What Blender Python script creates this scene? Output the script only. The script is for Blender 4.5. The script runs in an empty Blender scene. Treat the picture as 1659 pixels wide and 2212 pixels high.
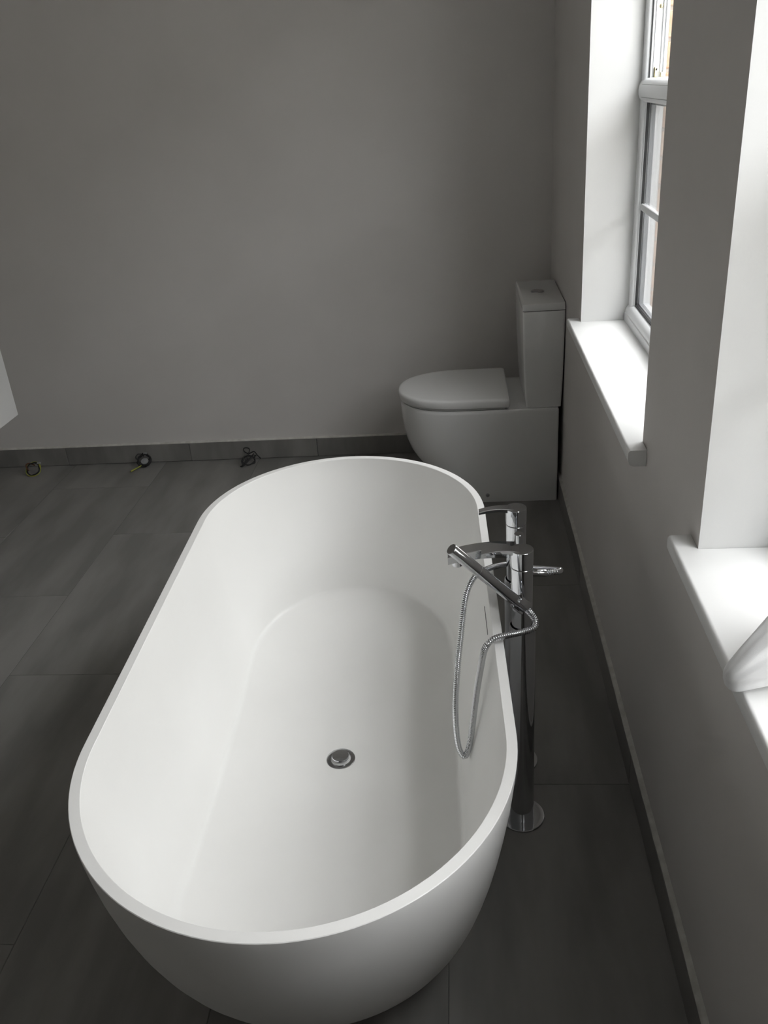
import bpy, bmesh, math, random
from mathutils import Vector, Matrix

random.seed(7)
scene = bpy.context.scene
col = scene.collection

# ------------------------------------------------------------------ camera
CAM_R = ((0.995001306173601, 0.07166423817029909, -0.06954593935161456),
         (0.029780830933570757, 0.45178899787651083, 0.8916276148183412),
         (-0.09531790399360383, 0.8892417772266488, -0.4473964224410577))
FOCAL_PX = 1858.28
cam_data = bpy.data.cameras.new('camera')
cam = bpy.data.objects.new('camera', cam_data)
col.objects.link(cam)
rt, up, fw = [Vector(r) for r in CAM_R]
m = Matrix((rt, up, -fw)).transposed().to_4x4()
m.translation = Vector((0, 0, 1.53))
cam.matrix_world = m
cam_data.sensor_fit = 'VERTICAL'
cam_data.sensor_height = 36.0
cam_data.lens = FOCAL_PX * 36.0 / 2212.0
cam_data.clip_start = 0.02
scene.camera = cam

# ------------------------------------------------------------------ world: plain overcast sky
world = bpy.data.worlds.new('overcast_sky')
scene.world = world
world.use_nodes = True
wn = world.node_tree
wn.nodes.clear()
w_out = wn.nodes.new('ShaderNodeOutputWorld')
w_bg = wn.nodes.new('ShaderNodeBackground')
w_tc = wn.nodes.new('ShaderNodeTexCoord')
w_sep = wn.nodes.new('ShaderNodeSeparateXYZ')
w_ramp = wn.nodes.new('ShaderNodeValToRGB')
w_ramp.color_ramp.elements[0].position = 0.0
w_ramp.color_ramp.elements[0].color = (0.42, 0.435, 0.44, 1)
w_ramp.color_ramp.elements[1].position = 1.0
w_ramp.color_ramp.elements[1].color = (1.0, 1.01, 1.02, 1)
wn.links.new(w_tc.outputs['Generated'], w_sep.inputs[0])
wn.links.new(w_sep.outputs['Z'], w_ramp.inputs[0])
wn.links.new(w_ramp.outputs[0], w_bg.inputs[0])
wn.links.new(w_bg.outputs[0], w_out.inputs[0])
SKY_STRENGTH = 5.0
w_bg.inputs[1].default_value = SKY_STRENGTH

# ------------------------------------------------------------------ colour management
scene.view_settings.view_transform = 'Standard'
scene.view_settings.look = 'None'
scene.view_settings.gamma = 1.0
scene.view_settings.use_curve_mapping = False
scene.view_settings.exposure = 1.78

# portals: tell the sampler where daylight enters (they give off no light themselves)
WIN = {1: (1.727, 2.720), 2: (0.270, 1.263)}
SILL_Z, HEAD_Z = 0.81, 2.20
for k, (y0, y1) in WIN.items():
    ld = bpy.data.lights.new('window_portal', 'AREA')
    ld.shape = 'RECTANGLE'
    ld.size = HEAD_Z - SILL_Z
    ld.size_y = y1 - y0
    ld.cycles.is_portal = True
    lo = bpy.data.objects.new('window_portal', ld)
    lo.location = (0.72, (y0 + y1) / 2, (SILL_Z + HEAD_Z) / 2)
    lo.rotation_euler = (0, math.pi / 2, 0)
    col.objects.link(lo)

# ------------------------------------------------------------------ materials
def principled(name, color, rough=0.5, metal=0.0, spec=0.5):
    mt = bpy.data.materials.new(name)
    mt.use_nodes = True
    b = mt.node_tree.nodes['Principled BSDF']
    b.inputs['Base Color'].default_value = (*color, 1)
    b.inputs['Roughness'].default_value = rough
    b.inputs['Metallic'].default_value = metal
    b.inputs['Specular IOR Level'].default_value = spec
    return mt, mt.node_tree, b

def noisy(name, c0, c1, scale=8.0, rough=0.5, spec=0.5, stretch=(1, 1, 1), bump=0.0, bump_scale=60.0,
          rotz=0.0, lo=0.35, hi=0.65, detail=5.0):
    mt, nt, b = principled(name, c0, rough, 0.0, spec)
    geo = nt.nodes.new('ShaderNodeNewGeometry')
    mp = nt.nodes.new('ShaderNodeMapping')
    mp.inputs['Scale'].default_value = stretch
    mp.inputs['Rotation'].default_value = (0, 0, rotz)
    nz = nt.nodes.new('ShaderNodeTexNoise')
    nz.inputs['Scale'].default_value = scale
    nz.inputs['Detail'].default_value = detail
    rp = nt.nodes.new('ShaderNodeValToRGB')
    rp.color_ramp.elements[0].position = lo
    rp.color_ramp.elements[0].color = (*c0, 1)
    rp.color_ramp.elements[1].position = hi
    rp.color_ramp.elements[1].color = (*c1, 1)
    nt.links.new(geo.outputs['Position'], mp.inputs[0])
    nt.links.new(mp.outputs[0], nz.inputs['Vector'])
    nt.links.new(nz.outputs['Fac'], rp.inputs[0])
    nt.links.new(rp.outputs[0], b.inputs['Base Color'])
    if bump > 0:
        n2 = nt.nodes.new('ShaderNodeTexNoise')
        n2.inputs['Scale'].default_value = bump_scale
        n2.inputs['Detail'].default_value = 4.0
        bp = nt.nodes.new('ShaderNodeBump')
        bp.inputs['Strength'].default_value = bump
        bp.inputs['Distance'].default_value = 0.002
        nt.links.new(geo.outputs['Position'], n2.inputs['Vector'])
        nt.links.new(n2.outputs['Fac'], bp.inputs['Height'])
        nt.links.new(bp.outputs['Normal'], b.inputs['Normal'])
    return mt

M = {}
M['wall'] = noisy('wall_paint', (0.665, 0.64, 0.618), (0.695, 0.67, 0.648), 3.0, 0.75, 0.2, bump=0.12, bump_scale=90)
M['reveal'] = noisy('reveal_paint', (0.65, 0.65, 0.64), (0.68, 0.68, 0.67), 3.0, 0.7, 0.2, bump=0.10, bump_scale=90)
M['ceiling'] = noisy('ceiling_paint', (0.78, 0.78, 0.77), (0.80, 0.80, 0.79), 3.0, 0.8, 0.2)
M['tile'] = noisy('grey_porcelain_tile', (0.185, 0.180, 0.171), (0.26, 0.252, 0.24), 2.6, 0.5, 0.4,
                  stretch=(3.2, 0.75, 1), rotz=-0.25, lo=0.38, hi=0.66, bump=0.05)
tn = M['tile'].node_tree
t_mp = next(n for n in tn.nodes if n.type == 'MAPPING'); t_oi = tn.nodes.new('ShaderNodeObjectInfo')
t_mu = tn.nodes.new('ShaderNodeVectorMath'); t_mu.operation = 'SCALE'; t_mu.inputs[0].default_value = (37.0, 19.0, 7.0)
tn.links.new(t_oi.outputs['Random'], t_mu.inputs['Scale']); tn.links.new(t_mu.outputs[0], t_mp.inputs['Location'])
M['grout'] = noisy('grey_grout', (0.15, 0.148, 0.142), (0.18, 0.177, 0.17), 30, 0.9, 0.1)
M['sealant'] = noisy('pale_sealant', (0.50, 0.49, 0.45), (0.62, 0.61, 0.57), 40, 0.6, 0.3)
M['sill'] = noisy('sill_gloss_paint', (0.83, 0.83, 0.82), (0.86, 0.86, 0.85), 4, 0.4, 0.4)
M['tub'] = noisy('matt_white_solid_surface', (0.845, 0.84, 0.82), (0.86, 0.855, 0.835), 5, 0.38, 0.4)
M['ceramic'] = noisy('white_ceramic', (0.80, 0.80, 0.79), (0.82, 0.82, 0.81), 4, 0.16, 0.5)
M['seat'] = noisy('white_seat_plastic', (0.80, 0.80, 0.79), (0.82, 0.82, 0.81), 4, 0.25, 0.5)
M['shadow_gap'] = principled('dark_joint', (0.03, 0.03, 0.03), 0.8)[0]
def chrome(name, c, rough):
    mt, nt, b = principled(name, c, rough, 1.0)
    nz = nt.nodes.new('ShaderNodeTexNoise')
    nz.inputs['Scale'].default_value = 25
    mr = nt.nodes.new('ShaderNodeMapRange')
    mr.inputs['To Min'].default_value = rough * 0.7
    mr.inputs['To Max'].default_value = rough * 1.5
    nt.links.new(nz.outputs['Fac'], mr.inputs['Value'])
    nt.links.new(mr.outputs[0], b.inputs['Roughness'])
    return mt
M['chrome'] = chrome('polished_chrome', (0.62, 0.63, 0.65), 0.04)
M['darkened_chrome'] = chrome('shaded_chrome', (0.42, 0.42, 0.43), 0.16)  # darkened to stand in for a dark ceiling's reflection; spray face is dark itself
M['hose'] = chrome('ribbed_chrome', (0.64, 0.65, 0.67), 0.12)
M['spacer'] = principled('grey_spacer_metal', (0.26, 0.27, 0.285), 0.6)[0]
M['brass'] = chrome('zinc_passivated_steel', (0.62, 0.56, 0.36), 0.28)
M['upvc'] = noisy('white_upvc', (0.80, 0.81, 0.82), (0.83, 0.84, 0.85), 5, 0.3, 0.5)
M['gasket'] = principled('black_rubber_gasket', (0.012, 0.012, 0.013), 0.6)[0]
M['cable'] = noisy('black_cable_sheath', (0.012, 0.012, 0.013), (0.02, 0.02, 0.02), 30, 0.5, 0.4)
M['earth'] = noisy('yellow_green_wire', (0.42, 0.36, 0.05), (0.22, 0.30, 0.05), 60, 0.5, 0.4)
M['tape'] = noisy('pale_grey_tape', (0.27, 0.28, 0.285), (0.34, 0.34, 0.34), 40, 0.5, 0.4)
M['brown'] = principled('brown_wire', (0.10, 0.035, 0.015), 0.5)[0]
M['cabinet'] = noisy('white_lacquer', (0.80, 0.80, 0.79), (0.82, 0.82, 0.81), 4, 0.35, 0.4)
M['brick'] = noisy('buff_orange_brick', (0.40, 0.26, 0.175), (0.50, 0.36, 0.265), 22, 0.85, 0.2, bump=0.4, bump_scale=140)
M['mortar'] = noisy('pale_mortar', (0.30, 0.27, 0.23), (0.38, 0.34, 0.30), 40, 0.9, 0.1)
M['render'] = noisy('sky_block_grey', (0.34, 0.33, 0.31), (0.40, 0.39, 0.37), 3, 0.9, 0.1)
M['ground'] = noisy('pale_paving', (0.30, 0.30, 0.28), (0.36, 0.35, 0.33), 1.5, 0.9, 0.1)
mt, nt, b = principled('white_cloth', (0.82, 0.82, 0.82), 0.9, 0.0, 0.1)
b.inputs['Subsurface Weight'].default_value = 0.25
b.inputs['Subsurface Radius'].default_value = (0.02, 0.02, 0.02)
wv = nt.nodes.new('ShaderNodeTexNoise'); wv.inputs['Scale'].default_value = 260
bp = nt.nodes.new('ShaderNodeBump'); bp.inputs['Strength'].default_value = 0.25; bp.inputs['Distance'].default_value = 0.001
nt.links.new(wv.outputs['Fac'], bp.inputs['Height']); nt.links.new(bp.outputs['Normal'], b.inputs['Normal'])
M['cloth'] = mt
# window glass: thin pane, clear with a fresnel reflection
gm = bpy.data.materials.new('clear_window_glass'); gm.use_nodes = True
gt = gm.node_tree; gt.nodes.clear()
go = gt.nodes.new('ShaderNodeOutputMaterial'); gx = gt.nodes.new('ShaderNodeMixShader')
gtr = gt.nodes.new('ShaderNodeBsdfTransparent'); gtr.inputs[0].default_value = (0.96, 0.96, 0.96, 1)
ggl = gt.nodes.new('ShaderNodeBsdfGlossy'); ggl.inputs['Roughness'].default_value = 0.02
gfr = gt.nodes.new('ShaderNodeFresnel')
ggeo = gt.nodes.new('ShaderNodeNewGeometry'); gior = gt.nodes.new('ShaderNodeMapRange')   # same reflectance on both faces of the sheet
gior.inputs['To Min'].default_value = 1.5; gior.inputs['To Max'].default_value = 1 / 1.5
gt.links.new(ggeo.outputs['Backfacing'], gior.inputs['Value']); gt.links.new(gior.outputs[0], gfr.inputs['IOR'])
gt.links.new(gfr.outputs[0], gx.inputs[0]); gt.links.new(gtr.outputs[0], gx.inputs[1])
gt.links.new(ggl.outputs[0], gx.inputs[2]); gt.links.new(gx.outputs[0], go.inputs[0])
M['glass'] = gm

# ------------------------------------------------------------------ helpers
def link(name, bm, mat, parent=None, smooth=False, kind=None, angle=None):
    bmesh.ops.recalc_face_normals(bm, faces=bm.faces[:])
    me = bpy.data.meshes.new(name)
    bm.to_mesh(me); bm.free()
    mats = mat if isinstance(mat, (list, tuple)) else [mat]
    for mm in mats:
        me.materials.append(M[mm])
    if smooth:
        for f in me.polygons:
            f.use_smooth = True
        me.set_sharp_from_angle(angle=math.radians(angle or 40))
    o = bpy.data.objects.new(name, me)
    col.objects.link(o)
    if parent is not None:
        o.parent = parent
        o.matrix_parent_inverse = Matrix.Translation(-parent.matrix_basis.translation) if parent.type == 'EMPTY' and parent.parent is None else Matrix()
    if kind:
        o['kind'] = kind
    return o

def thing(name, label, cat, loc, group=None):
    o = bpy.data.objects.new(name, None)
    o.empty_display_size = 0.05
    o.location = loc
    col.objects.link(o)
    o['label'] = label; o['category'] = cat
    if group: o['group'] = group
    return o

def struct(name, loc=(0, 0, 0)):
    o = bpy.data.objects.new(name, None)
    o.location = loc
    col.objects.link(o)
    o['kind'] = 'structure'
    return o

def box(bm, x0, x1, y0, y1, z0, z1, bevel=0.0, seg=2):
    vs = [bm.verts.new((x, y, z)) for x in (x0, x1) for y in (y0, y1) for z in (z0, z1)]
    fs = []
    for q in ((0, 1, 3, 2), (4, 6, 7, 5), (0, 4, 5, 1), (2, 3, 7, 6), (0, 2, 6, 4), (1, 5, 7, 3)):
        fs.append(bm.faces.new([vs[i] for i in q]))
    if bevel > 0:
        es = list({e for f in fs for e in f.edges})
        bmesh.ops.bevel(bm, geom=es, offset=bevel, segments=seg, affect='EDGES', profile=0.5)

def loft(bm, rings, close_loop=True, cap0=True, cap1=True):
    vr = [[bm.verts.new(p) for p in r] for r in rings]
    n = len(vr[0])
    for a, b_ in zip(vr, vr[1:]):
        for i in range(n if close_loop else n - 1):
            j = (i + 1) % n
            bm.faces.new((a[i], a[j], b_[j], b_[i]))
    if cap0: bm.faces.new(list(reversed(vr[0])))
    if cap1: bm.faces.new(vr[-1])
    return vr

def circ(c, r, n, ax='z', rx=None):
    out = []
    for i in range(n):
        t = 2 * math.pi * i / n
        u, w = r * math.cos(t), (rx or r) * math.sin(t)
        if ax == 'z': out.append((c[0] + u, c[1] + w, c[2]))
        elif ax == 'y': out.append((c[0] + u, c[1], c[2] + w))
        else: out.append((c[0], c[1] + u, c[2] + w))
    return out

def lathe(bm, cx, cy, prof, n=40):
    """profile of (radius, z); rises along z"""
    loft(bm, [circ((cx, cy, z), r, n) for r, z in prof])

def catmull(pts, step):
    pts = [Vector(q) for q in pts]
    P = [pts[0] * 2 - pts[1]] + pts + [pts[-1] * 2 - pts[-2]]
    dense = []
    for i in range(1, len(P) - 2):
        p0, p1, p2, p3 = P[i - 1:i + 3]
        for k in range(24):
            t = k / 24
            dense.append(0.5 * ((2 * p1) + (p2 - p0) * t + (2 * p0 - 5 * p1 + 4 * p2 - p3) * t * t
                                + (3 * p1 - p0 - 3 * p2 + p3) * t ** 3))
    dense.append(pts[-1])
    out = [dense[0]]; acc = 0.0
    for a, b_ in zip(dense, dense[1:]):
        L = (b_ - a).length
        while acc + L >= step and L > 1e-9:
            f = (step - acc) / L
            a = a.lerp(b_, f); L = (b_ - a).length; acc = 0.0
            out.append(a.copy())
        acc += L
    if (out[-1] - dense[-1]).length > step * .3:
        out.append(dense[-1])
    return out

def tube(bm, path, rad, n=10):
    """path: list of Vectors; rad: float or function(i, total)"""
    N = len(path)
    t0 = (path[1] - path[0]).normalized()
    nrm = t0.orthogonal().normalized()
    rings = []
    for i, q in enumerate(path):
        t = (path[min(i + 1, N - 1)] - path[max(i - 1, 0)]).normalized()
        nrm = (nrm - t * nrm.dot(t)).normalized()
        bi = t.cross(nrm)
        r = rad(i, N) if callable(rad) else rad
        rings.append([q + (nrm * math.cos(2 * math.pi * k / n) + bi * math.sin(2 * math.pi * k / n)) * r for k in range(n)])
    loft(bm, rings)

def rod(bm, a, b_, prof, n=24):
    """solid of revolution along a->b; prof = [(s in 0..1, radius)]"""
    a, b_ = Vector(a), Vector(b_)
    t = (b_ - a).normalized(); u = t.orthogonal().normalized(); w = t.cross(u)
    loft(bm, [[a.lerp(b_, s) + (u * math.cos(2 * math.pi * k / n) + w * math.sin(2 * math.pi * k / n)) * r
               for k in range(n)] for s, r in prof])

# ------------------------------------------------------------------ room shell
WX = 0.376            # inner face of the window wall
BY = 3.645            # inner face of the back wall
LX, FY, CZ = -2.36, -2.2, 2.50
X_MID, X_OUT = 0.579, 0.70

# floor slab (grout level) with porcelain tiles as pieces
bm = bmesh.new(); box(bm, LX - 0.1, 0.62, FY - 0.1, BY + 0.12, -0.12, -0.0009)
floor = link('floor', bm, 'grout'); floor['kind'] = 'structure'
TX, TY, G = 0.445, 0.90, 0.0010
tile_cache = {}
xj = -0.060
cols = []
x = xj
while x > LX: x -= TX
while x < WX:
    cols.append(x); x += TX
for ci, x0 in enumerate(cols):
    k = round((x0 - xj) / TX)
    off = 1.565 if k % 2 == 0 else 2.015
    y = off
    while y > FY: y -= TY
    while y < BY:
        a0, a1 = max(x0 + G, LX), min(x0 + TX - G, WX)
        b0, b1 = max(y + G, FY), min(y + TY - G, BY)
        if a1 - a0 > 0.01 and b1 - b0 > 0.01:
            key = (round(a1 - a0, 4), round(b1 - b0, 4))
            if key not in tile_cache:
                bm = bmesh.new()
                w_, d_ = key
                e = 0.0006
                lo = [bm.verts.new((sx * w_ / 2, sy * d_ / 2, -0.006)) for sx, sy in ((-1, -1), (1, -1), (1, 1), (-1, 1))]
                mi = [bm.verts.new((sx * w_ / 2, sy * d_ / 2, -e)) for sx, sy in ((-1, -1), (1, -1), (1, 1), (-1, 1))]
                hi = [bm.verts.new((sx * (w_ / 2 - e), sy * (d_ / 2 - e), 0)) for sx, sy in ((-1, -1), (1, -1), (1, 1), (-1, 1))]
                for A, B in ((lo, mi), (mi, hi)):
                    for i in range(4):
                        bm.faces.new((A[i], A[(i + 1) % 4], B[(i + 1) % 4], B[i]))
                bm.faces.new(hi)
                o = link('floor_tile', bm, 'tile', floor)
                tile_cache[key] = o.data
            else:
                o = bpy.data.objects.new('floor_tile', tile_cache[key]); col.objects.link(o); o.parent = floor
            o.location = ((a0 + a1) / 2, (b0 + b1) / 2, 0)
        y += TY

bm = bmesh.new(); box(bm, LX - 0.1, X_OUT, FY - 0.1, BY + 0.12, CZ, CZ + 0.1)
link('ceiling', bm, 'ceiling', kind='structure')
bm = bmesh.new(); box(bm, LX - 0.1, X_OUT, BY, BY + 0.12, -0.12, CZ)
link('wall_back', bm, 'wall', kind='structure')
bm = bmesh.new(); box(bm, LX - 0.1, LX, FY - 0.1, BY, -0.12, CZ)
link('wall_left', bm, 'wall', kind='structure')
bm = bmesh.new(); box(bm, LX, X_OUT, FY - 0.1, FY, -0.12, CZ)
link('wall_front', bm, 'wall', kind='structure')

def wall_holes(x0, x1, y0, y1, z0, z1, holes, reveal_slot):
    """slab in the y-z plane with rectangular openings; reveals take material slot reveal_slot"""
    bm = bmesh.new()
    ys = sorted({y0, y1} | {h[0] for h in holes} | {h[1] for h in holes})
    zs = sorted({z0, z1} | {h[2] for h in holes} | {h[3] for h in holes})
    vc = {}
    def V(x, y, z):
        if (x, y, z) not in vc: vc[(x, y, z)] = bm.verts.new((x, y, z))
        return vc[(x, y, z)]
    def inside(i, j):
        if not (0 <= i < len(ys) - 1 and 0 <= j < len(zs) - 1): return False
        my, mz = (ys[i] + ys[i + 1]) / 2, (zs[j] + zs[j + 1]) / 2
        return not any(h[0] < my < h[1] and h[2] < mz < h[3] for h in holes)
    for i in range(len(ys) - 1):
        for j in range(len(zs) - 1):
            if not inside(i, j): continue
            a, b_, c, d = ys[i], ys[i + 1], zs[j], zs[j + 1]
            for x in (x0, x1):
                bm.faces.new((V(x, a, c), V(x, b_, c), V(x, b_, d), V(x, a, d)))
            for (di, dj, e) in ((-1, 0, ((a, c), (a, d))), (1, 0, ((b_, c), (b_, d))), (0, -1, ((a, c), (b_, c))), (0, 1, ((a, d), (b_, d)))):
                if not inside(i + di, j + dj):
                    f = bm.faces.new((V(x0, *e[0]), V(x0, *e[1]), V(x1, *e[1]), V(x1, *e[0])))
                    ii, jj = i + di, j + dj
                    if 0 <= ii < len(ys) - 1 and 0 <= jj < len(zs) - 1:
                        f.material_index = reveal_slot
    return bm

holes = [(y0, y1, SILL_Z - 0.03, HEAD_Z) for y0, y1 in WIN.values()]
bm = wall_holes(WX, X_MID, FY - 0.1, BY, -0.12, CZ, holes, 1)
link('wall_right', bm, ['wall', 'reveal'], kind='structure')
oh = [(y0, y1, SILL_Z - 0.06, HEAD_Z) for y0, y1 in WIN.values()]
bm = wall_holes(X_MID, X_OUT, FY - 0.1, BY, -0.12, CZ, oh, 0)
wall_outside = link('wall_outside', bm, 'mortar', kind='structure')
# brick ends on the far outside reveal of each window
for k, (y0, y1) in WIN.items():
    z = SILL_Z - 0.06 + 0.005; n = 0
    while z + 0.065 < HEAD_Z:
        bm = bmesh.new()
        box(bm, X_MID + 0.003, X_OUT + 0.004, y1 - 0.006, y1 + 0.02, z, z + 0.065, 0.003, 1)
        link('brick', bm, 'brick', wall_outside)
        z += 0.075; n += 1
bm = bmesh.new(); box(bm, 0.9, 40, -30, 36, -0.45, -0.30)
link('ground_outside', bm, 'ground', kind='structure')

# unseen grey wall, added across from the windows to block the low sky
bm = bmesh.new(); box(bm, 4.6, 5.0, -9, 12, -0.30, 3.4)
link('wall_sky_block', bm, 'render', kind='structure')

# skirting tiles with a sealant bead along their top edge
SK_H, SK_T = 0.090, 0.012
def skirting(name, horizontal, a0, a1, face, joint0, step):
    root = struct(name)
    j = joint0
    while j > a0: j -= step
    while j < a1:
        s, e = max(j + 0.001, a0), min(j + step - 0.001, a1)
        if e - s > 0.01:
            bm = bmesh.new()
            if horizontal: box(bm, s, e, face - SK_T, face, 0.002, SK_H, 0.0012, 1)
            else: box(bm, face - SK_T, face, s, e, 0.002, SK_H, 0.0012, 1)
            link('skirting_tile', bm, 'tile', root)
        j += step
    # slightly uneven bead
    n = int((a1 - a0) / 0.03)
    bm = bmesh.new(); rings = []
    for i in range(n + 1):
        q = a0 + (a1 - a0) * i / n
        w_ = 0.0112 + 0.0005 * math.sin(q * 9.0) + random.uniform(-0.0005, 0.0004)
        hgt = 0.006 + random.uniform(-0.0005, 0.0006)
        prof = [(0, SK_H - 0.001), (0, SK_H + hgt), (-w_ * 0.5, SK_H + hgt * 0.7), (-w_, SK_H + 0.0012), (-w_, SK_H - 0.001)]
        if horizontal: rings.append([(q, face + u, z) for u, z in prof])
        else: rings.append([(face + u, q, z) for u, z in prof])
    loft(bm, rings)
    link('sealant_bead', bm, 'sealant', root, smooth=True, angle=60)
    return root
skirting('baseboard_back', True, LX, 0.355, BY, -1.274, 0.60)
skirting('baseboard_right', False, FY, BY - 0.013, WX, 1.565, 0.90)

# ------------------------------------------------------------------ windows
def vbar(name, mat, root, prof, z0, z1, bev=0):
    """vertical bar: prof = list of (x, y)"""
    bm = bmesh.new()
    loft(bm, [[(x, y, z0) for x, y in prof], [(x, y, z1) for x, y in prof]])
    return link(name, bm, mat, root, smooth=True, angle=35)

def hbar(name, mat, root, prof, y0, y1):
    """horizontal bar along y: prof = list of (x, z)"""
    bm = bmesh.new()
    loft(bm, [[(x, y0, z) for x, z in prof], [(x, y1, z) for x, z in prof]])
    return link(name, bm, mat, root, smooth=True, angle=35)

def arc(cx, cy, r, a0, a1, n=6):
    return [(cx + r * math.cos(math.radians(a0 + (a1 - a0) * i / n)), cy + r * math.sin(math.radians(a0 + (a1 - a0) * i / n))) for i in range(n + 1)]

F0, F1 = 0.520, 0.577        # frame depth
TR0, TR1 = 1.425, 1.486      # transom
def build_window(num):
    y0, y1 = WIN[num]
    root = struct('window_%d' % num)
    FW = 0.036
    # sill board: sits in the opening, horns run past the opening on the room side, bull-nosed front edge
    bm = bmesh.new()
    nose = 0.338
    T = 0.036
    prof = [(F0 + 0.01, SILL_Z - T), (nose + 0.012, SILL_Z - T)] + arc(nose + 0.012, SILL_Z - 0.014, 0.012, 270 - 40, 180, 4)[0:0] \
        + [(nose + 0.004, SILL_Z - T + 0.004), (nose, SILL_Z - T + 0.014)] + arc(nose + 0.006, SILL_Z - 0.006, 0.006, 180, 90, 5) + [(F0 + 0.01, SILL_Z)]
    # section through the opening
    loft(bm, [[(x, y0 + 0.001, z) for x, z in prof], [(x, y1 - 0.001, z) for x, z in prof]])
    # two horns in front of the wall
    hp = [(min(x, WX - 0.0005), z) for x, z in prof]
    loft(bm, [[(x, y0 - 0.048, z) for x, z in hp], [(x, y0 + 0.001, z) for x, z in hp]])
    loft(bm, [[(x, y1 - 0.001, z) for x, z in hp], [(x, y1 + 0.048, z) for x, z in hp]])
    link('window_sill', bm, 'sill', root, smooth=True, angle=30)
    # outer frame: jambs with a rounded room-side nose
    for s, yw in ((1, y1), (-1, y0)):
        prof = [(F0, yw), (F0, yw - s * (FW - 0.010))] + [(F0 + 0.010 - 0.010 * math.cos(t), yw - s * (FW - 0.010 + 0.010 * math.sin(t))) for t in (0.4, 0.8, 1.2, math.pi / 2)] \
            + [(F1, yw - s * FW), (F1, yw)]
        vbar('frame_jamb', 'upvc', root, prof, SILL_Z, HEAD_Z)
    yi0, yi1 = y0 + FW, y1 - FW
    # bottom rail with ogee nose
    zb = SILL_Z + 0.052
    prof = [(F0 - 0.012, SILL_Z), (F0 - 0.012, SILL_Z + 0.024), (F0 - 0.009, SILL_Z + 0.026)] + \
           [(F0 + 0.016 - 0.026 * math.cos(t), SILL_Z + 0.028 + 0.024 * math.sin(t)) for t in (0.1, 0.4, 0.8, 1.2, 1.55)] + [(F1, zb), (F1, SILL_Z)]
    hbar('bottom_rail', 'upvc', root, prof, y0 + 0.001, y1 - 0.001)
    hbar('head_rail', 'upvc', root, [(F0, HEAD_Z), (F0, HEAD_Z - FW), (F1, HEAD_Z - FW), (F1, HEAD_Z)], y0 + 0.001, y1 - 0.001)
    # transom: bull-nosed with two fine lines
    prof = [(F1, TR0), (F0 + 0.012, TR0)] + [(F0 + 0.012 - 0.020 * math.sin(t), (TR0 + TR1) / 2 - 0.0305 * math.cos(t)) for t in
            (0.3, 0.6, 0.9, 1.2, 1.57, 1.94, 2.24, 2.54, 2.84)] + [(F0 + 0.012, TR1), (F1, TR1)]
    hbar('transom', 'upvc', root, prof, y0 + 0.004, y1 - 0.004)
    for dz in (0.014, 0.046):
        bm = bmesh.new(); xx = F0 + 0.012 - 0.0185
        box(bm, xx - 0.0006 + (0.002 if dz < .03 else .002), xx + 0.004, yi0, yi1, TR0 + dz - 0.0006, TR0 + dz + 0.0006)
        link('transom_groove', bm, 'tape', root)
    # fixed lower light: bead, gasket, pane, glazing bars
    xg = F0 + 0.014
    for s, yw in ((1, yi1), (-1, yi0)):
        bm = bmesh.new(); a, b_ = sorted((yw, yw - s * 0.004)); box(bm, F0 + 0.0090, F0 + 0.0115, a, b_, zb, TR0)
        link('glazing_bead', bm, 'upvc', root)
        bm = bmesh.new(); a, b_ = sorted((yw, yw - s * 0.0065)); box(bm, F0 + 0.0115, xg + 0.0042, a, b_, zb, TR0)
        link('gasket', bm, 'gasket', root)
    # double glazing: two sheets with a grey spacer bar round the edge
    for xa in (xg + 0.004, xg + 0.022):
        bm = bmesh.new(); box(bm, xa, xa + 0.004, yi0 - 0.003, yi1 + 0.003, zb - 0.003, TR0 + 0.003)
        link('glass_pane', bm, 'glass', root)
    for a, b_, c, d in ((yi0 - 0.003, yi0 + 0.006, zb, TR0), (yi1 - 0.006, yi1 + 0.003, zb, TR0), (yi0 + 0.006, yi1 - 0.006, zb - 0.003, zb + 0.006), (yi0 + 0.006, yi1 - 0.006, TR0 - 0.006, TR0 + 0.003)):
        bm = bmesh.new(); box(bm, xg + 0.0082, xg + 0.0218, a, b_, c, d)
        link('spacer_bar', bm, 'spacer', root)
    bm = bmesh.new(); box(bm, F0 + 0.0115, xg + 0.004, yi0 + 0.005, yi1 - 0.005, zb, zb + 0.003)
    link('gasket', bm, 'gasket', root)
    ym = (y0 + y1) / 2
    zg = 1.150
    bm = bmesh.new(); box(bm, xg - 0.004, xg + 0.0038, yi0 + 0.005, yi1 - 0.005, zg - 0.010, zg + 0.010, 0.004, 2)
    link('glazing_bar', bm, 'upvc', root, smooth=True)
    bm = bmesh.new(); box(bm, xg - 0.004, xg + 0.0038, ym - 0.010, ym + 0.010, zb + 0.005, zg - 0.011, 0.004, 2)
    box(bm, xg - 0.004, xg + 0.0038, ym - 0.010, ym + 0.010, zg + 0.011, TR0, 0.004, 2)
    link('glazing_bar', bm, 'upvc', root, smooth=True)
    # upper opening: black weather seal and stepped rebate on the jamb, keep plate and screw
    for s, yw in ((1, yi1), (-1, yi0)):
        a, b_ = sorted((yw + s * 0.001, yw - s * 0.0045))
        bm = bmesh.new(); box(bm, F0 + 0.0115, F0 + 0.0145, a, b_, TR1, HEAD_Z - FW)
        link('weather_seal', bm, 'gasket', root)
        for xr0, xr1, dd in ((F0 + 0.0215, F0 + 0.0230, 0.003), (F0 + 0.040, F0 + 0.0425, 0.006), (F0 + 0.048, F0 + 0.0505, 0.008)):
            a, b_ = sorted((yw + s * 0.001, yw - s * dd))
            bm = bmesh.new(); box(bm, xr0, xr1, a, b_, TR1, HEAD_Z - FW, 0.0005, 1)
            link('rebate_rib', bm, 'upvc', root)
    s, yw = 1, yi1
    bm = bmesh.new()
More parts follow.
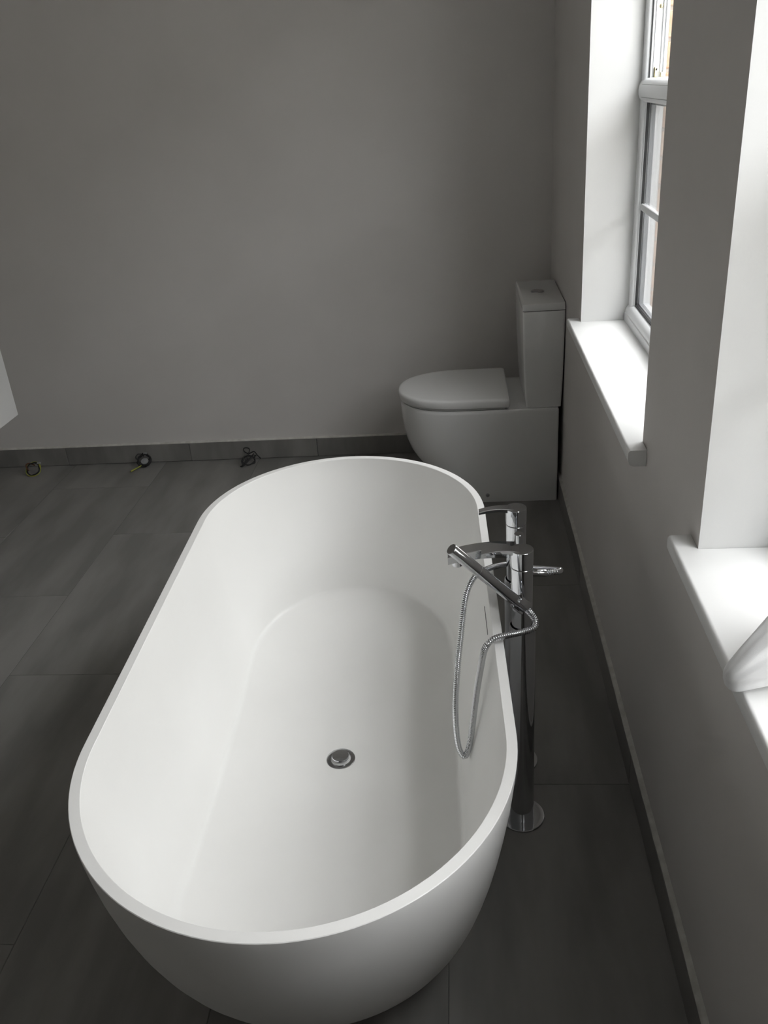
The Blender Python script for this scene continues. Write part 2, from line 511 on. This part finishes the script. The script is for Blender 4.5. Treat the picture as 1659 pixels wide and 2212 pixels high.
    box(bm, F0 + 0.024, F0 + 0.034, yw - 0.010, yw, TR1, TR1 + 0.026, 0.002, 2)
    box(bm, F0 + 0.041, F0 + 0.055, yw - 0.012, yw - 0.004, TR1, TR1 + 0.012, 0.001, 1)
    keep = link('lock_keep', bm, 'brass', root)
    bm = bmesh.new(); rod(bm, (F0 + 0.032, yw - 0.0125, TR1 + 0.018), (F0 + 0.032, yw - 0.009, TR1 + 0.018), [(0, 0.002), (0.3, 0.0045), (1, 0.005)], 16)
    link('screw', bm, 'chrome', keep, smooth=True)
    bm = bmesh.new(); rod(bm, (F0 + 0.034, yw - 0.004, 1.655), (F0 + 0.034, yw, 1.655), [(0, 0.002), (0.3, 0.0045), (1, 0.0055)], 16)
    link('screw', bm, 'brass', root, smooth=True)
    # top-hung sash, pushed open outwards
    ang = math.radians(24)
    hz = HEAD_Z - FW - 0.006; hx = F1 + 0.012
    H = HEAD_Z - FW - TR1 - 0.006
    sash_parts = []
    a0, a1 = yi0 + 0.01, yi1 - 0.01
    bm = bmesh.new()
    box(bm, hx, hx + 0.05, a0, a0 + 0.05, hz - H, hz); box(bm, hx, hx + 0.05, a1 - 0.05, a1, hz - H, hz)
    box(bm, hx, hx + 0.05, a0 + 0.05, a1 - 0.05, hz - 0.05, hz); box(bm, hx, hx + 0.05, a0 + 0.05, a1 - 0.05, hz - H, hz - H + 0.05)
    bmesh.ops.rotate(bm, verts=bm.verts[:], cent=(hx, 0, hz), matrix=Matrix.Rotation(-ang, 3, 'Y'))
    sash = link('opening_sash', bm, 'upvc', root)
    bm = bmesh.new(); box(bm, hx + 0.02, hx + 0.026, a0 + 0.049, a1 - 0.049, hz - H + 0.049, hz - 0.049)
    bmesh.ops.rotate(bm, verts=bm.verts[:], cent=(hx, 0, hz), matrix=Matrix.Rotation(-ang, 3, 'Y'))
    link('glass_pane', bm, 'glass', sash)
    return root
build_window(1)
build_window(2)

# ------------------------------------------------------------------ bathtub
TUB_C = Vector((-0.3093, 1.5205, 0)); TUB_ROT = 0.0307
S0, A0, E0, RIM = 0.4165, 0.3685, 0.383, 0.55
def stadium(a, s, e, n_end=64, n_side=20):
    pts = []
    for i in range(n_end + 1):
        t = math.pi * i / n_end
        pts.append((a * math.cos(t), s + e * math.sin(t)))
    for i in range(1, n_side):
        pts.append((-a, s - 2 * s * i / n_side))
    for i in range(n_end + 1):
        t = math.pi + math.pi * i / n_end
        pts.append((a * math.cos(t), -s + e * math.sin(t)))
    for i in range(1, n_side):
        pts.append((a, -s + 2 * s * i / n_side))
    return pts
ct, st_ = math.cos(TUB_ROT), math.sin(TUB_ROT)
def tubw(u, w, z):
    return Vector((TUB_C.x + ct * u - st_ * w, TUB_C.y + st_ * u + ct * w, z))

bathtub = thing('bathtub', 'freestanding oval white bathtub with thin rim in the middle of the floor', 'bathtub', TUB_C)
def floor_z(w): return 0.122 + 0.058 * (abs(w) / 0.64) ** 2
rings = []
OUT = lambda t: (0.0853 * (1 - t) ** 1.2066, 0.2623 * (1 - t) ** 1.943)
zs_ = [0.0, 0.006, 0.02, 0.04, 0.065, 0.095, 0.13, 0.17, 0.215, 0.26, 0.31, 0.36, 0.41, 0.46, 0.50, 0.53, 0.546]
rings.append([tubw(u, w, 0.0) for u, w in stadium(A0 - 0.092, S0 - 0.6 * 0.27, E0 - 0.4 * 0.27)])
for z in zs_[1:]:
    da, de = OUT(z / RIM)
    rings.append([tubw(u, w, z) for u, w in stadium(A0 - da, S0 - 0.6 * de, E0 - 0.4 * de)])
for d, z in ((0.0002, 0.5490), (0.0012, 0.5500), (0.0095, 0.5500), (0.0178, 0.5500), (0.0188, 0.5490), (0.019, 0.546)):
    rings.append([tubw(u, w, z) for u, w in stadium(A0 - d, S0, E0 - d)])
# inner wall down to the crease, then a small fillet, then the floor falling to the waste
Rl = stadium(A0 - 0.019, S0, E0 - 0.019)
AC, SC, EC = 0.278, 0.385, 0.262
Kl = stadium(AC, SC, EC)
def wallp(i, t):
    (u0, w0), (u1, w1) = Rl[i], Kl[i]
    zk = floor_z(w1)
    b_ = 0.010 * math.sin(math.pi * t)          # slight outward belly
    f = t
    u = u0 + (u1 - u0) * f; w = w0 + (w1 - w0) * f
    l = math.hypot(u, w) or 1
    return Vector((u * (1 + b_ / l), w * (1 + b_ / l), 0.546 + (zk - 0.546) * t))
n_l = len(Rl)
TW = 0.965
for t in (0.1, 0.2, 0.3, 0.4, 0.5, 0.6, 0.7, 0.8, 0.9):
    rings.append([tubw(*wallp(i, t)) for i in range(n_l)])
def floorp(i, k):
    u, w = Kl[i][0] * k, Kl[i][1] * k
    return Vector((u, w, floor_z(w)))
for t in (0.0, 0.25, 0.5, 0.75, 1.0):
    r_ = []
    for i in range(n_l):
        p0, p2 = wallp(i, TW), floorp(i, 0.955)
        p1 = Vector((Kl[i][0], Kl[i][1], floor_z(Kl[i][1])))
        q = p0 * (1 - t) ** 2 + p1 * 2 * t * (1 - t) + p2 * t * t
        r_.append(tubw(*q))
    rings.append(r_)
for k in (0.8, 0.65, 0.5, 0.35, 0.22, 0.12):
    rings.append([tubw(*floorp(i, k)) for i in range(n_l)])
bm = bmesh.new(); loft(bm, rings)
link('tub_shell', bm, 'tub', bathtub, smooth=True, angle=30)
# waste: chrome flange, toned down for a dark ceiling reflection, with a raised click plug
dc = tubw(0, 0.0, 0.0); zd = 0.1225
bm = bmesh.new()
lathe(bm, dc.x, dc.y, [(0.034, zd - 0.002), (0.0335, zd + 0.0012), (0.032, zd + 0.0018), (0.024, zd + 0.0016), (0.022, zd - 0.0015), (0.001, zd - 0.0018)], 48)
waste = link('waste_flange', bm, 'darkened_chrome', bathtub, smooth=True, angle=30)
bm = bmesh.new()
lathe(bm, dc.x, dc.y, [(0.008, zd - 0.002), (0.008, zd + 0.005), (0.0190, zd + 0.0060), (0.0205, zd + 0.0075), (0.0205, zd + 0.0095), (0.0195, zd + 0.0108), (0.015, zd + 0.0113), (0.001, zd + 0.0115)], 48)
link('waste_plug', bm, 'chrome', bathtub, smooth=True, angle=30)
# slim overflow slot in the right inner wall
i_r = [i for i in range(n_l) if Rl[i][0] > 0.34 and abs(Rl[i][1]) < 0.36]
bm = bmesh.new()
tz = (0.546 - 0.494) / (0.546 - 0.13)
pts = []
for q in range(9):
    w = 0.055 - 0.105 * q / 8
    uu = (A0 - 0.019) + (AC - A0 + 0.019) * tz + 0.010 * math.sin(math.pi * tz)
    pts.append((uu, w))
rr = []
for (uu, w) in pts:
    rr.append([tubw(uu - 0.0004, w, 0.496), tubw(uu - 0.0008, w, 0.4935), tubw(uu + 0.0035, w, 0.4935), tubw(uu + 0.0035, w, 0.496)])
loft(bm, rr); link('overflow_slot', bm, 'shadow_gap', bathtub)

# ------------------------------------------------------------------ bath mixer on floor pillars
PX, PYN, PYF = 0.1060, 1.467, 1.647
mixer = thing('bath_mixer', 'chrome floor standing bath mixer on two pillars with lever tops beside the tub', 'bath tap', (PX, 1.557, 0))
for yy in (PYN, PYF):
    bm = bmesh.new()
    lathe(bm, PX, yy, [(0.051, 0.0), (0.0515, 0.0015), (0.0515, 0.004), (0.0505, 0.0055), (0.0285, 0.0062), (0.027, 0.006)], 56)
    link('floor_plate', bm, 'chrome', mixer, smooth=True, angle=30)
    bm = bmesh.new()
    lathe(bm, PX, yy, [(0.0268, 0.006), (0.0268, 0.522), (0.0262, 0.527), (0.0245, 0.5285), (0.0232, 0.526), (0.0225, 0.52)], 48)
    link('pillar', bm, 'chrome', mixer, smooth=True, angle=30)
    bm = bmesh.new()
    lathe(bm, PX - 0.001, yy, [(0.0205, 0.50), (0.0208, 0.535), (0.0212, 0.60), (0.0216, 0.6635), (0.0210, 0.6645), (0.0150, 0.6648)], 48)
    link('tap_body', bm, 'chrome', mixer, smooth=True, angle=30)
    bm = bmesh.new(); lathe(bm, PX - 0.001, yy, [(0.0205, 0.6645), (0.0205, 0.6662)], 40)
    link('joint_ring', bm, 'shadow_gap', mixer, smooth=True, angle=30)
    # lever cap with a flat tongue reaching towards the tub
    bm = bmesh.new()
    lathe(bm, PX - 0.001, yy, [(0.0216, 0.666), (0.0220, 0.672), (0.0222, 0.7022), (0.0216, 0.7030), (0.001, 0.7032)], 48)
    secs = []
    for s in range(13):
        t = s / 12
        x = PX - 0.006 - t * (PX - 0.006 - 0.026)
        hw = 0.0045 * (1 - t) ** 3 + 0.0094
        zt = 0.7030 + 0.0030 * math.sin(math.pi * t) - 0.0055 * t * t
        th = 0.0090 - 0.0018 * t + 0.012 * max(0, 0.3 - t)
        c = 0.0014
        secs.append([(x, yy - hw, zt - c), (x, yy - hw + c, zt), (x, yy + hw - c, zt), (x, yy + hw, zt - c),
                     (x, yy + hw, zt - th + c), (x, yy + hw - c, zt - th), (x, yy - hw + c, zt - th), (x, yy - hw, zt - th + c)])
    loft(bm, secs)
    link('lever_handle', bm, 'chrome', mixer, smooth=True, angle=32)
# bridge between the two bodies, diverter, hose outlet
bm = bmesh.new(); rod(bm, (PX, PYN, 0.612), (PX, PYF, 0.612), [(0, 0.019), (1, 0.019)], 40)
link('bridge', bm, 'chrome', mixer, smooth=True, angle=30)
bm = bmesh.new()
lathe(bm, PX - 0.001, 1.557, [(0.010, 0.62), (0.0105, 0.648), (0.0098, 0.650), (0.0098, 0.6875), (0.0090, 0.6885), (0.001, 0.6888)], 32)
link('diverter_knob', bm, 'chrome', mixer, smooth=True, angle=30)
# spout: flat arched arm
secs = []
for s in range(17):
    t = s / 16
    x = PX + 0.006 - t * (PX + 0.006 + 0.041)
    zt = 0.656 + 0.009 * math.sin(math.pi * min(1, 0.15 + t * 0.75)) - 0.013 * t * t
    th_ = 0.024 - 0.006 * t
    zb_ = zt - th_
    hw = 0.0165 + 0.0010 * t
    c = 0.0012
    secs.append([(x, 1.557 - hw, zt - c), (x, 1.557 - hw + c, zt), (x, 1.557 + hw - c, zt), (x, 1.557 + hw, zt - c),
                 (x, 1.557 + hw, zb_ + c), (x, 1.557 + hw - c, zb_), (x, 1.557 - hw + c, zb_), (x, 1.557 - hw, zb_ + c)])
bm = bmesh.new(); loft(bm, secs)
spout = link('spout', bm, 'chrome', mixer, smooth=True, angle=32)
bm = bmesh.new()
lathe(bm, -0.022, 1.557, [(0.0085, 0.6175), (0.0108, 0.6177), (0.0112, 0.619), (0.0112, 0.634)], 28)
link('aerator', bm, 'chrome', spout, smooth=True, angle=30)
bm = bmesh.new()
rod(bm, (PX + 0.008, 1.557, 0.594), (PX + 0.056, 1.557, 0.594), [(0, 0.0095), (0.28, 0.0095), (0.29, 0.0088), (0.6, 0.0085), (0.97, 0.0078), (1, 0.0070)], 28)
link('hose_outlet', bm, 'chrome', mixer, smooth=True, angle=30)
# hand shower resting in its holder on the near pillar
HY = 1.418
ha, hb = Vector((0.108, HY + 0.004, 0.596)), Vector((-0.029, HY - 0.043, 0.758))
bm = bmesh.new()
rod(bm, ha, hb, [(0, 0.0085), (0.015, 0.0103), (0.11, 0.0106), (0.12, 0.0113), (0.655, 0.0113), (0.657, 0.0109), (0.667, 0.0109), (0.669, 0.0113), (0.993, 0.0113), (1.0, 0.0107)], 36)
hand = link('hand_shower', bm, 'chrome', mixer, smooth=True, angle=30)
d_ = (hb - ha).normalized()
bm = bmesh.new(); rod(bm, hb - d_ * 0.0003, hb + d_ * 0.0012, [(0, 0.0106), (0.8, 0.0106), (1, 0.0102)], 32)
link('spray_face', bm, 'darkened_chrome', hand, smooth=True, angle=30)
# holder: stub from the pillar and an open clip around the handset
hc = ha + d_ * 0.016
bm = bmesh.new(); rod(bm, (PX, PYN - 0.018, 0.585), (hc.x + 0.001, hc.y + 0.012, hc.z - 0.006), [(0, 0.009), (0.6, 0.009), (1, 0.0075)], 24)
nu = Vector((0, 1, 0)); nv = d_.cross(nu).normalized()
r0, r1 = 0.0116, 0.0152
rgs = []
for L in (-0.015, 0.013):
    pass
def clip_pts(L):
    o_, i_ = [], []
    for k in range(17):
        t = math.radians(-150 + 300 * k / 16 )
        o_.append(hc + d_ * L + (nu * math.cos(t) + nv * math.sin(t)) * r1)
        i_.append(hc + d_ * L + (nu * math.cos(t) + nv * math.sin(t)) * r0)
    return o_ + list(reversed(i_))
A = [bm.verts.new(q) for q in clip_pts(-0.016)]; B = [bm.verts.new(q) for q in clip_pts(0.012)]
nn = len(A)
for i in range(nn):
    j = (i + 1) % nn
    bm.faces.new((A[i], A[j], B[j], B[i]))
h2 = nn // 2
for L_ in (A, B):
    for i in range(h2 - 1):
        bm.faces.new((L_[i], L_[i + 1], L_[nn - 2 - i], L_[nn - 1 - i]))
link('shower_holder', bm, 'chrome', mixer, smooth=True, angle=30)
# ribbed hose: handset end, over the rim, down into the tub, back over the rim, behind the far pillar, into the outlet
def tl(u, w, z): return tubw(u, w, z)
hose_pts = [ha + d_ * 0.004, ha - d_ * 0.010, (0.1275, 1.4200, 0.569), (0.1240, 1.4080, 0.560), (0.1026, 1.3960, 0.559), (0.0702, 1.3757, 0.5655), (0.0430, 1.3620, 0.566),
            (0.0268, 1.3590, 0.545), (0.0175, 1.3840, 0.475), (0.0091, 1.4059, 0.40), (-0.0001, 1.4230, 0.31), (-0.0074, 1.4290, 0.25), (-0.0185, 1.4300, 0.213),
            (-0.0300, 1.4330, 0.230), (-0.0352, 1.4382, 0.275), (-0.0350, 1.4445, 0.345), (-0.0275, 1.4662, 0.425), (-0.0187, 1.4973, 0.485), (-0.0102, 1.5350, 0.535),
            (0.0006, 1.5643, 0.560), (0.0182, 1.5947, 0.571), (0.0437, 1.6200, 0.570), (0.0730, 1.6560, 0.557), (0.1050, 1.6850, 0.541), (0.1350, 1.6820, 0.533),
            (0.1650, 1.6500, 0.548), (0.1870, 1.6050, 0.572), (0.1920, 1.5760, 0.588), (0.1810, 1.5600, 0.594), (PX + 0.053, 1.557, 0.594)]
path = catmull(hose_pts, 0.00105)
def hrad(i, N): return 0.0066 if i % 4 in (0, 1) else (0.0056 if i % 4 == 2 else 0.0052)
bm = bmesh.new(); tube(bm, path, hrad, 12)
link('shower_hose', bm, 'hose', mixer, smooth=True, angle=60)

# ------------------------------------------------------------------ toilet
toilet = thing('toilet', 'white back to wall toilet with closed seat in the far corner under the window', 'toilet', (0.06, 3.29, 0))
TYC, THW = 3.292, 0.198
def dshape(xf, xs, hw, xr, inset=0.0, n=28, rc=0.02):
    """D outline: straight sides from xr to xs, elliptical front to xf (xf < xs < xr)"""
    pts = []
    a = xs - xf - inset; h = hw - inset; xr = xr - inset
    for i in range(n + 1):
        t = math.pi / 2 + math.pi * i / n
        sx, sy = math.cos(t), math.sin(t)
        pts.append((xs + a * (abs(sx) ** 0.9) * (-1 if sx < 0 else 1), TYC + h * (abs(sy) ** 0.9) * (1 if sy > 0 else -1)))
    for i in range(5):
        t = math.pi / 2 * i / 4
        pts.append((xr - rc + rc * math.sin(t), TYC - h + rc - rc * math.cos(t)))
    for i in range(5):
        t = math.pi / 2 * i / 4
        pts.append((xr - rc + rc * math.cos(t), TYC + h - rc + rc * math.sin(t)))
    return pts
PAN_R = 0.358
prof = [(0.0, -0.055, 0.190), (0.012, -0.057, 0.191), (0.05, -0.085, 0.193), (0.085, -0.122, 0.194), (0.12, -0.163, 0.195), (0.155, -0.196, 0.196), (0.19, -0.218, 0.197), (0.23, -0.233, 0.198),
        (0.28, -0.243, 0.198), (0.33, -0.248, 0.198), (0.372, -0.250, 0.198), (0.382, -0.248, 0.197)]
rings = [[(x, y, z) for x, y in dshape(xf, max(0.0, xf + 0.10), hw, PAN_R, rc=0.008)] for z, xf, hw in prof]
rings.append([(x, y, 0.3875) for x, y in dshape(-0.248, 0.0, 0.197, PAN_R, 0.004, rc=0.008)])
bm = bmesh.new(); loft(bm, rings)
link('pan', bm, 'ceramic', toilet, smooth=True, angle=40)
bm = bmesh.new()
loft(bm, [[(x, y, z) for x, y in dshape(-0.246, 0.0, 0.197, 0.165, d, rc=0.012)] for z, d in ((0.3875, 0.008), (0.390, 0.005), (0.394, 0.005), (0.3965, 0.008))])
link('seat', bm, 'seat', toilet, smooth=True, angle=40)
bm = bmesh.new()
loft(bm, [[(x, y, z) for x, y in dshape(-0.256, 0.0, 0.203, 0.174, d, rc=0.012)] for z, d in
          ((0.3975, 0.006), (0.399, 0.0015), (0.402, 0.0), (0.422, 0.0), (0.4270, 0.0016), (0.4298, 0.0045), (0.4315, 0.010), (0.4325, 0.022))])
link('seat_lid', bm, 'seat', toilet, smooth=True, angle=50)
for yy in (TYC - 0.075, TYC + 0.075):
    bm = bmesh.new()
    rod(bm, (0.158, yy - 0.02, 0.394), (0.158, yy + 0.02, 0.394), [(0, 0.006), (1, 0.006)], 16)
    link('hinge', bm, 'chrome', toilet, smooth=True)
# cistern
CY0, CY1 = 3.094, 3.490
def rrect(x0, x1, y0, y1, r, n=5):
    pts = []
    for cx, cy, a in ((x1 - r, y1 - r, 0), (x0 + r, y1 - r, 90), (x0 + r, y0 + r, 180), (x1 - r, y0 + r, 270)):
        for i in range(n + 1):
            t = math.radians(a + 90 * i / n)
            pts.append((cx + r * math.cos(t), cy + r * math.sin(t)))
    return pts
CX0, CX1 = 0.222, 0.3735
bm = bmesh.new()
loft(bm, [[(x, y, z) for x, y in rrect(CX0 + d, CX1 - d * .5, CY0 + d, CY1 - d, 0.008)] for z, d in ((0.388, 0.016), (0.3895, 0.014), (0.47, 0.008), (0.60, 0.003), (0.753, 0.0), (0.755, 0.001))])
cist = link('cistern', bm, 'ceramic', toilet, smooth=True, angle=40)
bm = bmesh.new()
loft(bm, [[(x, y, z) for x, y in rrect(CX0 + 0.002, CX1 - 0.002, CY0 + 0.002, CY1 - 0.002, 0.007)] for z in (0.755, 0.7575)])
link('lid_joint', bm, 'shadow_gap', cist)
bm = bmesh.new()
loft(bm, [[(x, y, z) for x, y in rrect(CX0 - 0.001 + d, CX1 - d, CY0 - 0.001 + d, CY1 + 0.001 - d, 0.008)] for z, d in ((0.7575, 0.0012), (0.7590, 0.0), (0.777, 0.0), (0.7805, 0.0012), (0.782, 0.004))])
link('cistern_lid', bm, 'ceramic', cist, smooth=True, angle=40)
bm = bmesh.new()
lathe(bm, 0.2900, 3.292, [(0.025, 0.7815), (0.025, 0.7835), (0.0240, 0.785), (0.0215, 0.7855), (0.001, 0.7857)], 36)
link('flush_button', bm, 'darkened_chrome', cist, smooth=True, angle=30)
bm = bmesh.new(); lathe(bm, 0.29, 3.292, [(0.0212, 0.7850), (0.0212, 0.7862), (0.020, 0.7868), (0.001, 0.787)], 32)
for v in bm.verts: v.co.x = min(v.co.x, 0.2925)
link('flush_button', bm, 'darkened_chrome', cist, smooth=True, angle=30)
bm = bmesh.new(); rod(bm, (0.086, TYC - 0.186, 0.032), (0.086, TYC - 0.1985, 0.032), [(0, 0.008), (0.8, 0.008), (1, 0.006)], 20)
link('fixing_cap', bm, 'chrome', toilet, smooth=True)

# ------------------------------------------------------------------ wall-hung vanity unit at the left edge
VX, VY1, VZ0, VZ1 = -1.795, 3.172, 0.425, 0.86
vanity = thing('vanity_unit', 'white wall hung box unit with square lower corner at the left edge', 'cabinet', (-2.08, 2.72, VZ0))
bm = bmesh.new(); box(bm, LX + 0.001, VX - 0.020, 2.27, VY1, VZ0, VZ1 - 0.02, 0.001, 1)
link('carcass', bm, 'cabinet', vanity)
bm = bmesh.new(); box(bm, VX - 0.0195, VX, 2.27, VY1, VZ0, VZ1 - 0.023, 0.0015, 2)
link('front_panel', bm, 'cabinet', vanity)
bm = bmesh.new(); box(bm, LX + 0.001, VX + 0.004, 2.266, VY1 + 0.004, VZ1 - 0.019, VZ1, 0.003, 2)
link('basin_top', bm, 'ceramic', vanity)

# ------------------------------------------------------------------ loose cables by the back skirting
def coil(name, label, loc, cat='cable'):
    return thing(name, label, cat, loc, None)
def loops(c, r, turns, tilt, seed, jit=0.006, squash=1.0, yaw=0.0, step=14):
    rnd = random.Random(seed)
    mt_ = Matrix.Rotation(yaw, 3, 'Z') @ Matrix.Rotation(tilt, 3, 'X')
    out = []
    for i in range(int(turns * step) + 1):
        t = 2 * math.pi * i / step
        q = Vector(((r + rnd.uniform(-jit, jit)) * math.cos(t), (r * squash + rnd.uniform(-jit, jit)) * math.sin(t), rnd.uniform(-jit, jit) * 0.8))
        out.append(Vector(c) + mt_ @ q)
    return out
def wire(name, mat, parent, pts, r, n=8):
    for q in pts: q.z = max(q.z, r + 0.0005)
    bm = bmesh.new(); tube(bm, catmull(pts, 0.004), r, n)
    return link(name, bm, mat, parent, smooth=True, angle=70)

c1 = thing('cable_coil', 'small ring of black and yellow cable on the floor, leftmost of three cables', 'cable', (-2.003, 3.55, 0), 'loose cables along the back skirting')
wire('cable', 'cable', c1, loops((-2.006, 3.545, 0.026), 0.030, 2.6, math.radians(48), 3, 0.004), 0.0028)
wire('earth_wire', 'earth', c1, loops((-2.006, 3.542, 0.026), 0.036, 1.3, math.radians(46), 5, 0.003), 0.0020)
wire('brown_wire', 'brown', c1, loops((-2.012, 3.547, 0.030), 0.030, 0.5, math.radians(45), 6, 0.003, yaw=1.6), 0.003)
bm = bmesh.new(); box(bm, -1.990, -1.972, 3.556, 3.566, 0.044, 0.051, 0.002, 1); link('tape_end', bm, 'tape', c1)

c2 = thing('cable_coil', 'black cable ring with a yellow wire end and pale tape, middle of three cables', 'cable', (-1.49, 3.60, 0), 'loose cables along the back skirting')
wire('cable', 'cable', c2, [Vector((-1.487, 3.632, 0.012)), Vector((-1.47, 3.615, 0.025))] + loops((-1.487, 3.592, 0.030), 0.030, 3.6, math.radians(50), 8, 0.0045), 0.0036)
wire('cable', 'cable', c2, loops((-1.507, 3.600, 0.042), 0.018, 0.7, math.radians(55), 9, 0.002, yaw=0.6), 0.002)
wire('earth_wire', 'earth', c2, [Vector((-1.497, 3.572, 0.012)), Vector((-1.508, 3.556, 0.010)), Vector((-1.517, 3.545, 0.008)), Vector((-1.528, 3.531, 0.005))], 0.003)
wire('earth_wire', 'earth', c2, [Vector((-1.508, 3.553, 0.010)), Vector((-1.520, 3.539, 0.008)), Vector((-1.532, 3.524, 0.005))], 0.0035)
bm = bmesh.new(); rod(bm, (-1.487, 3.608, 0.0005), (-1.487, 3.594, 0.026), [(0, 0.019), (0.9, 0.018), (1, 0.016)], 24)
for v in bm.verts: v.co.z = max(v.co.z, 0.0006)
link('conduit_end', bm, 'tape', c2, smooth=True)
bm = bmesh.new(); box(bm, -1.492, -1.474, 3.606, 3.614, 0.052, 0.060, 0.002, 1); link('tape_end', bm, 'tape', c2)

c3 = thing('cable_coil', 'thin tangled all black cable behind the tub, rightmost of three cables', 'cable', (-0.98, 3.60, 0), 'loose cables along the back skirting')
wire('cable', 'cable', c3, [Vector((-0.965, 3.632, 0.016)), Vector((-0.962, 3.600, 0.031))] + loops((-0.988, 3.573, 0.018), 0.031, 2.6, math.radians(48), 11, 0.004, 0.72, 0.75)
     + [Vector((-0.985, 3.606, 0.056)), Vector((-1.008, 3.608, 0.066)), Vector((-1.012, 3.606, 0.052)), Vector((-0.990, 3.600, 0.041)), Vector((-0.962, 3.594, 0.052)), Vector((-0.945, 3.582, 0.038)), Vector((-0.928, 3.570, 0.026))], 0.0026)
wire('cable', 'cable', c3, [Vector((-0.965, 3.598, 0.041)), Vector((-0.985, 3.583, 0.024)), Vector((-1.012, 3.553, 0.004)), Vector((-1.020, 3.540, 0.004)), Vector((-1.008, 3.540, 0.004)), Vector((-0.985, 3.570, 0.020)), Vector((-0.965, 3.590, 0.038))], 0.0024)

# ------------------------------------------------------------------ crumpled cloth on the near sill
rnd = random.Random(4)
axis = [Vector((0.318, 0.905, 0.826)), Vector((0.321, 0.905, 0.826)), Vector((0.330, 0.906, 0.829)), Vector((0.345, 0.912, 0.839)), Vector((0.375, 0.926, 0.850)), Vector((0.42, 0.945, 0.868)), Vector((0.47, 0.962, 0.888)), Vector((0.49, 0.968, 0.893))]
rad = [0.005, 0.014, 0.021, 0.028, 0.040, 0.058, 0.078, 0.05]
rings = []
n = 40
ph = [rnd.uniform(0, 6.28) for _ in range(4)]
for k, (c, r) in enumerate(zip(axis, rad)):
    ring = []
    for i in range(n):
        t = 2 * math.pi * i / n
        rr_ = r * (1 + 0.05 * math.sin(3 * t + ph[0] + k * 0.5) + 0.06 * math.sin(7 * t + ph[1] - k * 0.35) + 0.03 * math.sin(12 * t + ph[2] + k))
        q = c + Vector((0.0, math.cos(t), math.sin(t))) * rr_
        q.z = max(q.z, SILL_Z + 0.0015 if q.x > 0.332 else 0.790)
        ring.append(q)
    rings.append(ring)
bm = bmesh.new(); loft(bm, rings)
for e_ in bm.edges: e_.smooth = True
bundle = link('cloth_bundle', bm, 'cloth', None, smooth=True, angle=70)
md = bundle.modifiers.new('soften', 'SUBSURF'); md.levels = 2; md.render_levels = 2
bundle['label'] = 'crumpled white cloth bundle lying over the front edge of the near window sill'
bundle['category'] = 'cloth'
